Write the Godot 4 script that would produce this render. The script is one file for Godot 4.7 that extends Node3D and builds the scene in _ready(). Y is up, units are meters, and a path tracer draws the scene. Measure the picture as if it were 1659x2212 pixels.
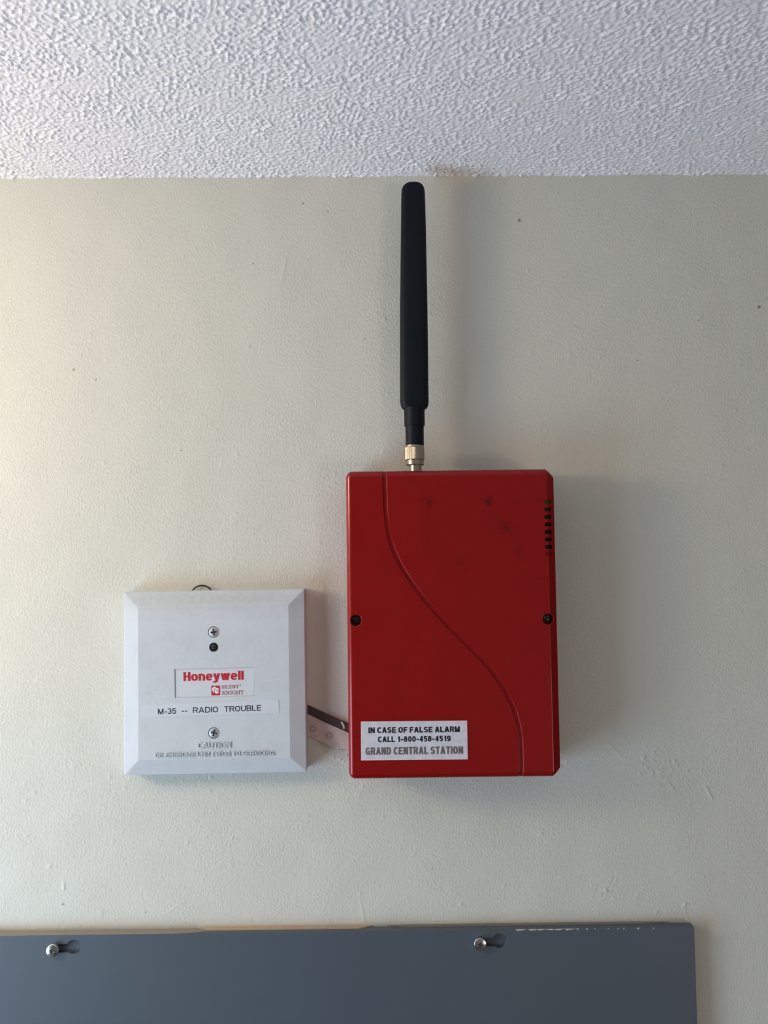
extends Node3D
# A corner of a small utility room: a wall under a stippled ceiling, with a red radio
# communicator and its antenna, a white square cover plate and the top of a grey panel.
# Shapes are written in millimetres (MM) in the frame of each thing; the wall face is z = 0.

const MM := 0.001
const TOP := 2.4          # ceiling height, m
const DATUM := 2.1        # height the wall measurements count from, m

# ------------------------------------------------------------------ mesh collector
class MB:
	var v := PackedVector3Array()
	var n := PackedVector3Array()
	var c := PackedColorArray()
	var uv := PackedVector2Array()
	var i := PackedInt32Array()
	func vert(p: Vector3, nn: Vector3) -> int:
		v.append(p * 0.001)
		n.append(nn)
		return v.size() - 1
	func tri(a: int, b: int, d: int) -> void:      # counter-clockwise seen from outside
		i.append(a)
		i.append(d)
		i.append(b)
	func quad(a: int, b: int, d: int, e: int) -> void:
		tri(a, b, d)
		tri(a, d, e)
	func ftri(a: Vector3, b: Vector3, d: Vector3) -> void:
		var nn := (b - a).cross(d - a).normalized()
		tri(vert(a, nn), vert(b, nn), vert(d, nn))
	func fquad(a: Vector3, b: Vector3, d: Vector3, e: Vector3) -> void:
		var nn := (d - a).cross(e - b).normalized()
		quad(vert(a, nn), vert(b, nn), vert(d, nn), vert(e, nn))
	func box(lo: Vector3, hi: Vector3) -> void:
		var p := []
		for k in 8:
			p.append(Vector3(hi.x if k & 1 else lo.x, hi.y if k & 2 else lo.y, hi.z if k & 4 else lo.z))
		fquad(p[4], p[5], p[7], p[6])
		fquad(p[1], p[0], p[2], p[3])
		fquad(p[5], p[1], p[3], p[7])
		fquad(p[0], p[4], p[6], p[2])
		fquad(p[6], p[7], p[3], p[2])
		fquad(p[0], p[1], p[5], p[4])
	func mesh() -> ArrayMesh:
		var a := []
		a.resize(Mesh.ARRAY_MAX)
		a[Mesh.ARRAY_VERTEX] = v
		a[Mesh.ARRAY_NORMAL] = n
		a[Mesh.ARRAY_INDEX] = i
		if c.size() == v.size() and c.size() > 0:
			a[Mesh.ARRAY_COLOR] = c
		if uv.size() == v.size() and uv.size() > 0:
			a[Mesh.ARRAY_TEX_UV] = uv
		var m := ArrayMesh.new()
		m.add_surface_from_arrays(Mesh.PRIMITIVE_TRIANGLES, a)
		return m

# ------------------------------------------------------------------ nodes
func thing(called: String, label: String, category: String, at_mm: Vector3, tilt := 0.0, group := "") -> Node3D:
	var o := Node3D.new()
	o.name = called
	add_child(o, true)
	o.position = Vector3(at_mm.x * MM, DATUM + at_mm.y * MM, at_mm.z * MM)
	o.rotation_degrees.z = tilt
	o.set_meta("label", label)
	o.set_meta("category", category)
	if group:
		o.set_meta("group", group)
	return o

func part(called: String, m: Mesh, mat: Material, parent: Node, at_mm := Vector3.ZERO, label := "") -> MeshInstance3D:
	var o := MeshInstance3D.new()
	o.name = called
	o.mesh = m
	o.material_override = mat
	parent.add_child(o, true)
	o.position = at_mm * MM
	if label:
		o.set_meta("label", label)
	return o

func struct(called: String, m: Mesh, mat: Material, label: String, category: String) -> MeshInstance3D:
	var o := part(called, m, mat, self)
	o.set_meta("kind", "structure")
	o.set_meta("label", label)
	o.set_meta("category", category)
	return o

func paint(c: Color, rough := 0.6, metal := 0.0, spec := 0.5) -> StandardMaterial3D:
	var m := StandardMaterial3D.new()
	m.albedo_color = c
	m.roughness = rough
	m.metallic = metal
	m.metallic_specular = spec
	return m

func rgb8(r: float, g: float, b: float) -> Color:
	return Color(r / 255.0, g / 255.0, b / 255.0)

func noise(freq: float, sd: int, octaves := 1) -> FastNoiseLite:
	var f := FastNoiseLite.new()
	f.noise_type = FastNoiseLite.TYPE_SIMPLEX_SMOOTH
	f.frequency = freq
	f.seed = sd
	f.fractal_type = FastNoiseLite.FRACTAL_FBM if octaves > 1 else FastNoiseLite.FRACTAL_NONE
	f.fractal_octaves = octaves
	return f

func mottle(m: StandardMaterial3D, a: Color, b: Color, freq: float, scale: float, sd: int) -> void:
	var t := NoiseTexture2D.new()
	t.width = 512
	t.height = 512
	t.seamless = true
	t.noise = noise(freq, sd, 5)
	var g := Gradient.new()
	g.set_color(0, a)
	g.set_color(1, b)
	g.set_offset(0, 0.25)
	g.set_offset(1, 0.6)
	t.color_ramp = g
	m.albedo_texture = t
	m.albedo_color = Color.WHITE
	m.uv1_triplanar = true
	m.uv1_scale = Vector3.ONE * scale

func _stain(m: StandardMaterial3D, spots: Array, tint: Color, sd: int) -> void:
	# scuffs and dust as a colour texture laid over the thing's own x and y: [x, y, width, height, strength] in millimetres
	var n := 512
	var span := 225.0
	var im := Image.create(n, n, false, Image.FORMAT_RGB8)
	im.fill(Color(1, 1, 1))
	var fa := noise(0.09, sd, 3)
	var fb := noise(0.35, sd + 1, 2)
	var grain := noise(0.02, sd + 2, 4)
	for j in n:
		for i in n:
			var g := 1.0 - 0.03 * clampf(grain.get_noise_2d(i, j), 0.0, 1.0)
			im.set_pixel(i, j, Color(g, g, g))
	for s in spots:
		var ci := int(s[0] / span * n)
		var cj := int(-s[1] / span * n)
		var ri := int(s[2] * 2.2 / span * n) + 2
		var rj := int(s[3] * 2.2 / span * n) + 2
		for dj in range(-rj, rj + 1):
			for di in range(-ri, ri + 1):
				var e := exp(-pow(di * span / n / s[2], 2) - pow(dj * span / n / s[3], 2))
				var even: float = 0.55 if s[4] > 0.7 else 0.0
				var k := clampf(e * s[4] * (1.6 - even) * clampf(even + (1.0 - even) * (0.5 + 1.1 * fa.get_noise_2d(ci + di, cj + dj) + 0.6 * fb.get_noise_2d(ci + di, cj + dj)), 0, 1), 0, 1)
				var x := posmod(ci + di, n)
				var y := posmod(cj + dj, n)
				im.set_pixel(x, y, im.get_pixel(x, y) * Color(1, 1, 1).lerp(tint, k))
	m.albedo_texture = ImageTexture.create_from_image(im)
	m.uv1_triplanar = true
	m.uv1_scale = Vector3.ONE * (1000.0 / span)

# ------------------------------------------------------------------ shapes
func lathe(profile: Array, seg := 48, along_y := false, ribs := 0, rib_depth := 0.0, rib_from := 0.0, rib_to := 0.0) -> MB:
	# profile: Vector2(radius, height) from the bottom up; each piece of the profile is smooth round the axis and flat along it
	var mb := MB.new()
	for k in profile.size() - 1:
		var a: Vector2 = profile[k]
		var b: Vector2 = profile[k + 1]
		var d := (b - a).normalized()
		var ribbed: bool = ribs > 0 and a.y >= rib_from - 0.001 and b.y <= rib_to + 0.001
		var start := mb.v.size()
		for s in seg + 1:
			var t := TAU * s / seg
			var dr := 0.0
			if ribbed:
				dr = -rib_depth * (0.5 - 0.5 * cos(t * ribs))
			var e := Vector3(cos(t), sin(t), 0)
			var nn := Vector3(e.x * d.y, e.y * d.y, -d.x).normalized()
			if ribbed:
				var slope := -rib_depth * 0.5 * ribs * sin(t * ribs) / a.x
				nn = (nn - Vector3(-e.y, e.x, 0) * slope).normalized()
			for q in [a, b]:
				var p := Vector3(e.x * (q.x + dr), e.y * (q.x + dr), q.y)
				if along_y:
					mb.vert(Vector3(p.y, p.z, p.x), Vector3(nn.y, nn.z, nn.x))
				else:
					mb.vert(p, nn)
		for s in seg:
			var o := start + s * 2
			mb.quad(o, o + 2, o + 3, o + 1)
	return mb

func prism(poly: PackedVector2Array, z0: float, z1: float, bevel := 0.0) -> MB:
	# counter-clockwise outline raised from z0 to z1, its front edge bevelled
	var mb := MB.new()
	if Geometry2D.is_polygon_clockwise(poly):
		poly = poly.duplicate()
		poly.reverse()
	var top := poly
	var n := poly.size()
	if bevel > 0.0:
		top = PackedVector2Array()
		for k in n:
			var e0 := (poly[k] - poly[(k + n - 1) % n]).normalized()
			var e1 := (poly[(k + 1) % n] - poly[k]).normalized()
			var inn := (Vector2(-e0.y, e0.x) + Vector2(-e1.y, e1.x))
			top.append(poly[k] + inn.normalized() * bevel / maxf(0.4, inn.length() * 0.5))
	for k in n:
		var a := poly[k]
		var b := poly[(k + 1) % n]
		var ta := top[k]
		var tb := top[(k + 1) % n]
		mb.fquad(Vector3(a.x, a.y, z0), Vector3(b.x, b.y, z0), Vector3(b.x, b.y, z1 - bevel), Vector3(a.x, a.y, z1 - bevel))
		if bevel > 0.0:
			mb.fquad(Vector3(a.x, a.y, z1 - bevel), Vector3(b.x, b.y, z1 - bevel), Vector3(tb.x, tb.y, z1), Vector3(ta.x, ta.y, z1))
	var t := Geometry2D.triangulate_polygon(top)
	for k in t.size() / 3:
		var p := [top[t[k * 3]], top[t[k * 3 + 1]], top[t[k * 3 + 2]]]
		if (p[1] - p[0]).cross(p[2] - p[0]) < 0.0:
			p = [p[0], p[2], p[1]]
		mb.ftri(Vector3(p[0].x, p[0].y, z1), Vector3(p[1].x, p[1].y, z1), Vector3(p[2].x, p[2].y, z1))
	return mb

func rect_poly(w: float, h: float, r: float, seg := 5) -> PackedVector2Array:
	var p := PackedVector2Array()
	for q in 4:
		var c := Vector2([1, -1, -1, 1][q] * (w / 2 - r), [1, 1, -1, -1][q] * (h / 2 - r))
		for s in seg + 1:
			var t := PI / 2 * (q + float(s) / seg)
			p.append(c + Vector2(cos(t), sin(t)) * r)
	return p

func loft(rings: Array, cap_end := true, smooth := true) -> MB:
	# rings: arrays of Vector3 with the same count, counter-clockwise seen from the far end
	var mb := MB.new()
	var cnt: int = rings[0].size()
	var nr := rings.size()
	for r in nr:
		for k in cnt:
			var du: Vector3 = rings[r][(k + 1) % cnt] - rings[r][(k + cnt - 1) % cnt]
			var dv: Vector3 = rings[mini(r + 1, nr - 1)][k] - rings[maxi(r - 1, 0)][k]
			mb.vert(rings[r][k], du.cross(dv).normalized())
	for r in nr - 1:
		for k in cnt:
			var k2 := (k + 1) % cnt
			mb.quad(r * cnt + k, r * cnt + k2, (r + 1) * cnt + k2, (r + 1) * cnt + k)
	if cap_end:
		var c := Vector3.ZERO
		for p in rings[nr - 1]:
			c += p / cnt
		for k in cnt:
			mb.ftri(rings[nr - 1][k], rings[nr - 1][(k + 1) % cnt], c)
	return mb

# Sans-serif capitals drawn as strokes: q = square-ended line, b = blunt line, a = arc (centre, radii, from, to),
# d = diagonal cut level at its ends. Each in a unit box; the first number is the width over the height.
var glyphs := {
	"A": [0.72, ["d", 0, 0, 0.5, 1], ["d", 1, 0, 0.5, 1], ["b", 0.2, 0.27, 0.8, 0.27]],
	"B": [0.64, ["q", 0, 0, 0, 1], ["b", 0, 1, 0.6, 1], ["b", 0, 0.52, 0.62, 0.52], ["b", 0, 0, 0.62, 0], ["a", 0.6, 0.76, 0.34, 0.24, -90, 90], ["a", 0.62, 0.26, 0.38, 0.26, -90, 90]],
	"C": [0.64, ["a", 0.57, 0.5, 0.57, 0.5, 42, 318]],
	"D": [0.66, ["q", 0, 0, 0, 1], ["b", 0, 1, 0.42, 1], ["b", 0, 0, 0.42, 0], ["a", 0.42, 0.5, 0.58, 0.5, -90, 90]],
	"E": [0.56, ["q", 0, 0, 0, 1], ["q", 0, 1, 1, 1], ["q", 0, 0, 1, 0], ["q", 0, 0.52, 0.88, 0.52]],
	"F": [0.53, ["q", 0, 0, 0, 1], ["q", 0, 1, 1, 1], ["q", 0, 0.5, 0.86, 0.5]],
	"G": [0.68, ["a", 0.52, 0.5, 0.52, 0.5, 42, 325], ["q", 1, 0, 1, 0.44], ["b", 0.55, 0.44, 1.0, 0.44]],
	"H": [0.64, ["q", 0, 0, 0, 1], ["q", 1, 0, 1, 1], ["b", 0, 0.51, 1, 0.51]],
	"I": [0.0, ["q", 0.5, 0, 0.5, 1]],
	"L": [0.53, ["q", 0, 0, 0, 1], ["q", 0, 0, 1, 0]],
	"M": [0.80, ["q", 0, 0, 0, 1], ["q", 1, 0, 1, 1], ["d", 0, 1, 0.5, 0], ["d", 1, 1, 0.5, 0]],
	"N": [0.66, ["q", 0, 0, 0, 1], ["q", 1, 0, 1, 1], ["d", 0, 1, 1, 0]],
	"O": [0.70, ["a", 0.5, 0.5, 0.5, 0.5, 0, 360]],
	"P": [0.60, ["q", 0, 0, 0, 1], ["b", 0, 1, 0.6, 1], ["b", 0, 0.45, 0.6, 0.45], ["a", 0.6, 0.725, 0.4, 0.275, -90, 90]],
	"R": [0.65, ["q", 0, 0, 0, 1], ["b", 0, 1, 0.6, 1], ["b", 0, 0.49, 0.6, 0.49], ["a", 0.6, 0.745, 0.38, 0.255, -90, 90], ["d", 1, 0, 0.62, 0.45]],
	"S": [0.60, ["a", 0.5, 0.75, 0.48, 0.25, 18, 270], ["a", 0.5, 0.25, 0.5, 0.25, -162, 90]],
	"T": [0.60, ["q", 0, 1, 1, 1], ["q", 0.5, 0, 0.5, 1]],
	"U": [0.64, ["q", 0, 0.4, 0, 1], ["q", 1, 0.4, 1, 1], ["a", 0.5, 0.4, 0.5, 0.4, 180, 360]],
	"V": [0.68, ["d", 0, 1, 0.5, 0], ["d", 1, 1, 0.5, 0]],
	"Z": [0.60, ["q", 0, 1, 1, 1], ["q", 0, 0, 1, 0], ["d", 0, 0.08, 1, 0.92]],
	"0": [0.56, ["a", 0.5, 0.5, 0.5, 0.5, 0, 360]],
	"1": [0.36, ["q", 0.9, 0, 0.9, 1], ["b", 0.0, 0.74, 0.9, 0.78]],
	"3": [0.54, ["a", 0.47, 0.76, 0.45, 0.24, -90, 165], ["a", 0.5, 0.26, 0.5, 0.26, -165, 90]],
	"4": [0.56, ["d", 0, 0.3, 0.72, 0.95], ["b", -0.15, 0.26, 1.2, 0.26], ["q", 0.75, 0, 0.75, 1]],
	"5": [0.54, ["q", 0.14, 1, 0.92, 1], ["b", 0.12, 1.05, 0.06, 0.42], ["a", 0.48, 0.31, 0.5, 0.31, -158, 150]],
	"8": [0.56, ["a", 0.5, 0.77, 0.42, 0.23, 0, 360], ["a", 0.5, 0.27, 0.5, 0.27, 0, 360]],
	"9": [0.56, ["a", 0.5, 0.69, 0.5, 0.31, 0, 360], ["a", 0.46, 0.45, 0.54, 0.45, -145, 20]],
	"-": [0.28, ["q", 0, 0.37, 1, 0.37]],
	"o": [0.62, ["a", 0.5, 0.36, 0.5, 0.36, 0, 360]],
	"n": [0.58, ["q", 0, 0, 0, 0.72], ["a", 0.5, 0.42, 0.5, 0.30, 0, 180], ["q", 1, 0, 1, 0.42]],
	"e": [0.62, ["a", 0.5, 0.36, 0.5, 0.36, 0, 322], ["b", 0, 0.36, 1.1, 0.36]],
	"y": [0.62, ["d", 0, 0.72, 0.5, 0.04], ["d", 1, 0.72, 0.42, -0.2], ["a", 0.1, -0.1, 0.28, 0.22, -150, -20]],
	"w": [0.98, ["d", 0, 0.72, 0.26, 0], ["d", 0.5, 0.72, 0.26, 0], ["d", 0.5, 0.72, 0.74, 0], ["d", 1, 0.72, 0.74, 0]],
	"l": [0.0, ["q", 0.5, 0, 0.5, 1]],
}

func ribbon(mb: MB, pts: PackedVector2Array, wx: float, wy: float, square: bool, z0: float, z1: float) -> void:
	var n := pts.size()
	var l := PackedVector2Array()
	var r := PackedVector2Array()
	for k in n:
		var d := (pts[mini(k + 1, n - 1)] - pts[maxi(k - 1, 0)]).normalized()
		var nn := Vector2(-d.y, d.x) * Vector2(wx, wy) * 0.5
		var p := pts[k]
		if square and k == 0:
			p -= d * Vector2(wx, wy) * 0.5
		if square and k == n - 1:
			p += d * Vector2(wx, wy) * 0.5
		l.append(p + nn)
		r.append(p - nn)
	for k in n - 1:
		mb.fquad(Vector3(r[k].x, r[k].y, z1), Vector3(r[k + 1].x, r[k + 1].y, z1), Vector3(l[k + 1].x, l[k + 1].y, z1), Vector3(l[k].x, l[k].y, z1))
		mb.fquad(Vector3(r[k].x, r[k].y, z0), Vector3(r[k + 1].x, r[k + 1].y, z0), Vector3(r[k + 1].x, r[k + 1].y, z1), Vector3(r[k].x, r[k].y, z1))
		mb.fquad(Vector3(l[k + 1].x, l[k + 1].y, z0), Vector3(l[k].x, l[k].y, z0), Vector3(l[k].x, l[k].y, z1), Vector3(l[k + 1].x, l[k + 1].y, z1))
	for k in [0, n - 1]:
		mb.fquad(Vector3(l[k].x, l[k].y, z0), Vector3(r[k].x, r[k].y, z0), Vector3(r[k].x, r[k].y, z1), Vector3(l[k].x, l[k].y, z1))

func strokes_in(txt: String, x0: float, y0: float, x1: float, h: float, wx: float, wy: float, gap: float, space: float, z: float, deep: float) -> ArrayMesh:
	# lettering fitted between x0 and x1 on the baseline y0, capitals h high, strokes wx (upright) and wy (level) thick
	var fixed := 0.0
	var stretch := 0.0
	for k in txt.length():
		var ch := txt[k]
		if ch == " ":
			fixed += space
		else:
			fixed += wx
			stretch += float(glyphs[ch][0])
			if k < txt.length() - 1 and txt[k + 1] != " ":
				fixed += gap
	var s := (x1 - x0 - fixed) / maxf(stretch, 0.001)
	var mb := MB.new()
	var x := x0
	deep += 0.024
	for k in txt.length():
		var ch := txt[k]
		if ch == " ":
			x += space
			continue
		var g: Array = glyphs[ch]
		var gw: float = g[0] * s
		var o := Vector2(x + wx / 2, y0 + wy / 2)
		var sz := Vector2(gw, h - wy)
		for q in range(1, g.size()):
			var c: Array = g[q]
			deep += 0.006 if q > 1 else -0.006 * (g.size() - 2)      # no two faces in one plane
			var pts := PackedVector2Array()
			if c[0] == "a":
				var cnt := 26
				for t in cnt + 1:
					var a := deg_to_rad(lerpf(c[5], c[6], float(t) / cnt))
					var e := Vector2(signf(cos(a)) * pow(absf(cos(a)), 0.86), signf(sin(a)) * pow(absf(sin(a)), 0.86))
					pts.append(o + Vector2(c[1] + e.x * c[3], c[2] + e.y * c[4]) * sz)
				ribbon(mb, pts, wx, wy, false, z, z + deep)
			elif c[0] == "d":
				var a := o + Vector2(c[1], c[2]) * sz
				var b := o + Vector2(c[3], c[4]) * sz
				if a.y > b.y:
					var sw := a
					a = b
					b = sw
				a.y -= wy / 2
				b.y += wy / 2
				var t := Vector2(minf(wx * 1.04, wx * 0.5 + gw), 0) * 0.5
				var p := PackedVector2Array([a - t, a + t, b + t, b - t])
				mb.fquad(Vector3(p[0].x, p[0].y, z + deep), Vector3(p[1].x, p[1].y, z + deep), Vector3(p[2].x, p[2].y, z + deep), Vector3(p[3].x, p[3].y, z + deep))
				for e in 4:
					var u := p[e]
					var v := p[(e + 1) % 4]
					mb.fquad(Vector3(u.x, u.y, z), Vector3(v.x, v.y, z), Vector3(v.x, v.y, z + deep), Vector3(u.x, u.y, z + deep))
			else:
				for t in range(1, c.size(), 2):
					pts.append(o + Vector2(c[t], c[t + 1]) * sz)
				ribbon(mb, pts, wx, wy, c[0] == "q", z, z + deep)
		x += gw + wx
		if k < txt.length() - 1 and txt[k + 1] != " ":
			x += gap
	return mb.mesh()

func serif_in(txt: String, x0: float, y0: float, x1: float, y1: float, z: float, deep: float, fat: float) -> ArrayMesh:
	# serif lettering fitted to a box in millimetres, thickened by fat
	var t := TextMesh.new()
	t.text = txt
	var f := SystemFont.new()
	f.font_names = PackedStringArray(["Droid Serif"])
	t.font = f
	t.font_size = 96
	t.pixel_size = 0.01
	t.depth = 0.1
	t.curve_step = 0.6
	var a := t.get_mesh_arrays()
	var v: PackedVector3Array = a[Mesh.ARRAY_VERTEX]
	var nn: PackedVector3Array = a[Mesh.ARRAY_NORMAL]
	var src: PackedInt32Array = a[Mesh.ARRAY_INDEX]
	var lo := Vector3.ONE * 1e9
	var hi := -lo
	for p in v:
		lo = lo.min(p)
		hi = hi.max(p)
	var mb := MB.new()
	for dx in [-fat, fat]:
		var start := mb.v.size()
		for k in v.size():
			var q := (v[k] - lo) / (hi - lo)
			mb.vert(Vector3(lerpf(x0, x1, q.x) + dx, lerpf(y0, y1, q.y), z + deep * q.z + (0.006 if dx > 0 else 0.0)), nn[k])
		for k in src:
			mb.i.append(start + k)
	return mb.mesh()

func cross_radius(t: float, hw: float, length: float) -> float:
	var ph := fposmod(t + PI / 4, PI / 2) - PI / 4
	return minf(length / cos(ph), hw / maxf(0.001, absf(sin(ph))))

func square_radius(t: float, half: float) -> float:
	var ph := fposmod(t + PI / 4, PI / 2) - PI / 4
	return half / cos(ph)

func recess(r: float, rim: float, dome: float, drive: String, size: float, deep: float) -> MB:
	# bottom of the driver recess, its shade painted in as a dark colour
	var p := PackedVector2Array()
	for s in 64:
		var t := TAU * s / 64
		var q := (cross_radius(t, size * 0.26, size) if drive == "cross" else square_radius(t, size)) * 0.985
		p.append(Vector2(cos(t), sin(t)) * q)
	var z := rim + dome * (1.0 - pow(size / r, 2)) - minf(deep, 0.55)
	return prism(p, z - 0.4, z)

func screw(t: Node3D, at: Vector3, m: Material, r: float, rim: float, dome: float, drive: String, size: float, deep: float, dark: Material) -> Node3D:
	var s := part("screw", screw_head(r, rim, dome, drive, size, deep).mesh(), m, t, at)
	part("recess_shade", recess(r, rim, dome, drive, size, deep).mesh(), dark, s)
	return s

func screw_head(r: float, rim: float, dome: float, drive: String, size: float, deep: float) -> MB:
	# round head standing on z = 0, with a real recess for the driver
	var mb := MB.new()
	var seg := 96
	var rings := 6
	var start := mb.v.size()
	for s in seg:
		var t := TAU * s / seg
		var r0 := cross_radius(t, size * 0.26, size) if drive == "cross" else square_radius(t, size)
		var e := Vector3(cos(t), sin(t), 0)
		mb.vert(e * r0 + Vector3(0, 0, rim + dome * (1.0 - pow(r0 / r, 2)) - deep), Vector3(-e.x, -e.y, 0.6).normalized())
		for k in rings + 1:
			var q := lerpf(r0, r * 0.93, float(k) / rings)
			var slope := 2.0 * dome * q / (r * r)
			mb.vert(e * q + Vector3(0, 0, rim + dome * (1.0 - pow(q / r, 2))), Vector3(e.x * slope, e.y * slope, 1).normalized())
		mb.vert(e * r + Vector3(0, 0, rim - 0.07 * r), Vector3(e.x, e.y, 0.4).normalized())
		mb.vert(e * r, e)
	var per := rings + 4
	for s in seg:
		var a := start + s * per
		var b := start + (s + 1) % seg * per
		for k in per - 1:
			mb.quad(a + k, a + k + 1, b + k + 1, b + k)
	for s in seg:
		var a := mb.v[start + s * per] / MM
		var b := mb.v[start + (s + 1) % seg * per] / MM
		mb.ftri(a, b, Vector3(0, 0, (a.z + b.z) / 2 - 0.2))
	return mb

func ring_tube(radius: float, thick: float, from: float, to: float, seg := 40) -> MB:
	var rings := []
	for s in seg + 1:
		var t := lerpf(from, to, float(s) / seg)
		var ring := []
		for k in 8:
			var u := -TAU * k / 8
			ring.append(Vector3(cos(t), sin(t), 0) * (radius + thick * cos(u)) + Vector3(0, 0, thick * sin(u)))
		rings.append(ring)
	return loft(rings, false)

# ------------------------------------------------------------------ the red box front
const RX0 := -68.8
const RX1 := 68.4
const RY1 := 200.2
const RZ := 36.0
const RB := 63.6           # where the right bevel begins
var groove := Curve2D.new()
var groove_at: PackedFloat32Array

func make_groove() -> void:
	var pts := [[43.8, -1], [44.3, 8.7], [44.3, 17.1], [44.0, 26], [42.9, 34], [40.7, 42.5], [37.1, 51.4], [32.5, 60], [26.3, 69.2], [19.5, 77.1], [12.1, 85], [7.3, 89.8], [0.7, 96.5], [-5.4, 103], [-12.2, 110.7], [-19.3, 119.5], [-26, 128.7], [-31, 136.7], [-35, 144.7], [-37.9, 152.2], [-39.5, 158.5], [-40.6, 165], [-41.2, 172], [-41.5, 181], [-41.7, 191], [-41.9, 202]]
	for k in pts.size():
		var a: Array = pts[maxi(k - 1, 0)]
		var b: Array = pts[mini(k + 1, pts.size() - 1)]
		var t := Vector2(b[0] - a[0], b[1] - a[1]) / 6.0
		groove.add_point(Vector2(pts[k][0], pts[k][1]), -t, t)
	var q := groove.tessellate_even_length(6, 0.4)
	groove_at = PackedFloat32Array()
	groove_at.resize(2050)
	var seg := 0
	for k in 2050:
		var y := k * 0.1 - 1.0
		while seg < q.size() - 2 and q[seg + 1].y < y:
			seg += 1
		groove_at[k] = lerpf(q[seg].x, q[seg + 1].x, clampf((y - q[seg].y) / maxf(1e-4, q[seg + 1].y - q[seg].y), 0, 1))

func groove_x(y: float) -> float:
	var f := clampf((y + 1.0) * 10.0, 0, 2048.0)
	var k := int(f)
	return lerpf(groove_at[k], groove_at[k + 1], f - k)

func red_left(y: float) -> float:
	var r := 4.5
	var d := minf(y, RY1 - y)
	return RX0 + (r - sqrt(maxf(0.0, r * r - (r - d) * (r - d))) if d < r else 0.0)

func red_right(y: float) -> float:
	return RX1 - maxf(0.0, 5.7 - minf(y, RY1 - y))

func red_z(x: float, y: float) -> float:
	# height of the front face: rounded left, top and bottom edges, bevelled right edge, S-shaped groove
	var z := RZ
	var r := 3.9
	var px := x - RX0
	var py := minf(y, RY1 - y)
	var d := minf(px, py)
	if px < 4.5 and py < 4.5:
		d = 4.5 - Vector2(4.5 - px, 4.5 - py).length()
	d = clampf(d, 0.02, r)
	z -= r - sqrt(r * r - (r - d) * (r - d))
	var b := x - RB
	z -= 0.65 * 0.5 * (b + sqrt(b * b + 0.09))
	var gx := groove_x(y)
	var gs := (groove_x(y + 0.3) - groove_x(y - 0.3)) / 0.6
	var s := (x - gx) / sqrt(1.0 + gs * gs)          # distance to the right lip of the groove
	if s > -3.6 and s < 0.8:
		z -= 0.8 * smoothstep(-3.0, -2.35, s) * (1.0 - smoothstep(-0.3, 0.12, s))
	return z

func red_n(x: float, y: float) -> Vector3:
	var e := 0.06
	return Vector3((red_z(x - e, y) - red_z(x + e, y)) / (2 * e), (red_z(x, y - e) - red_z(x, y + e)) / (2 * e), 1).normalized()

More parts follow.
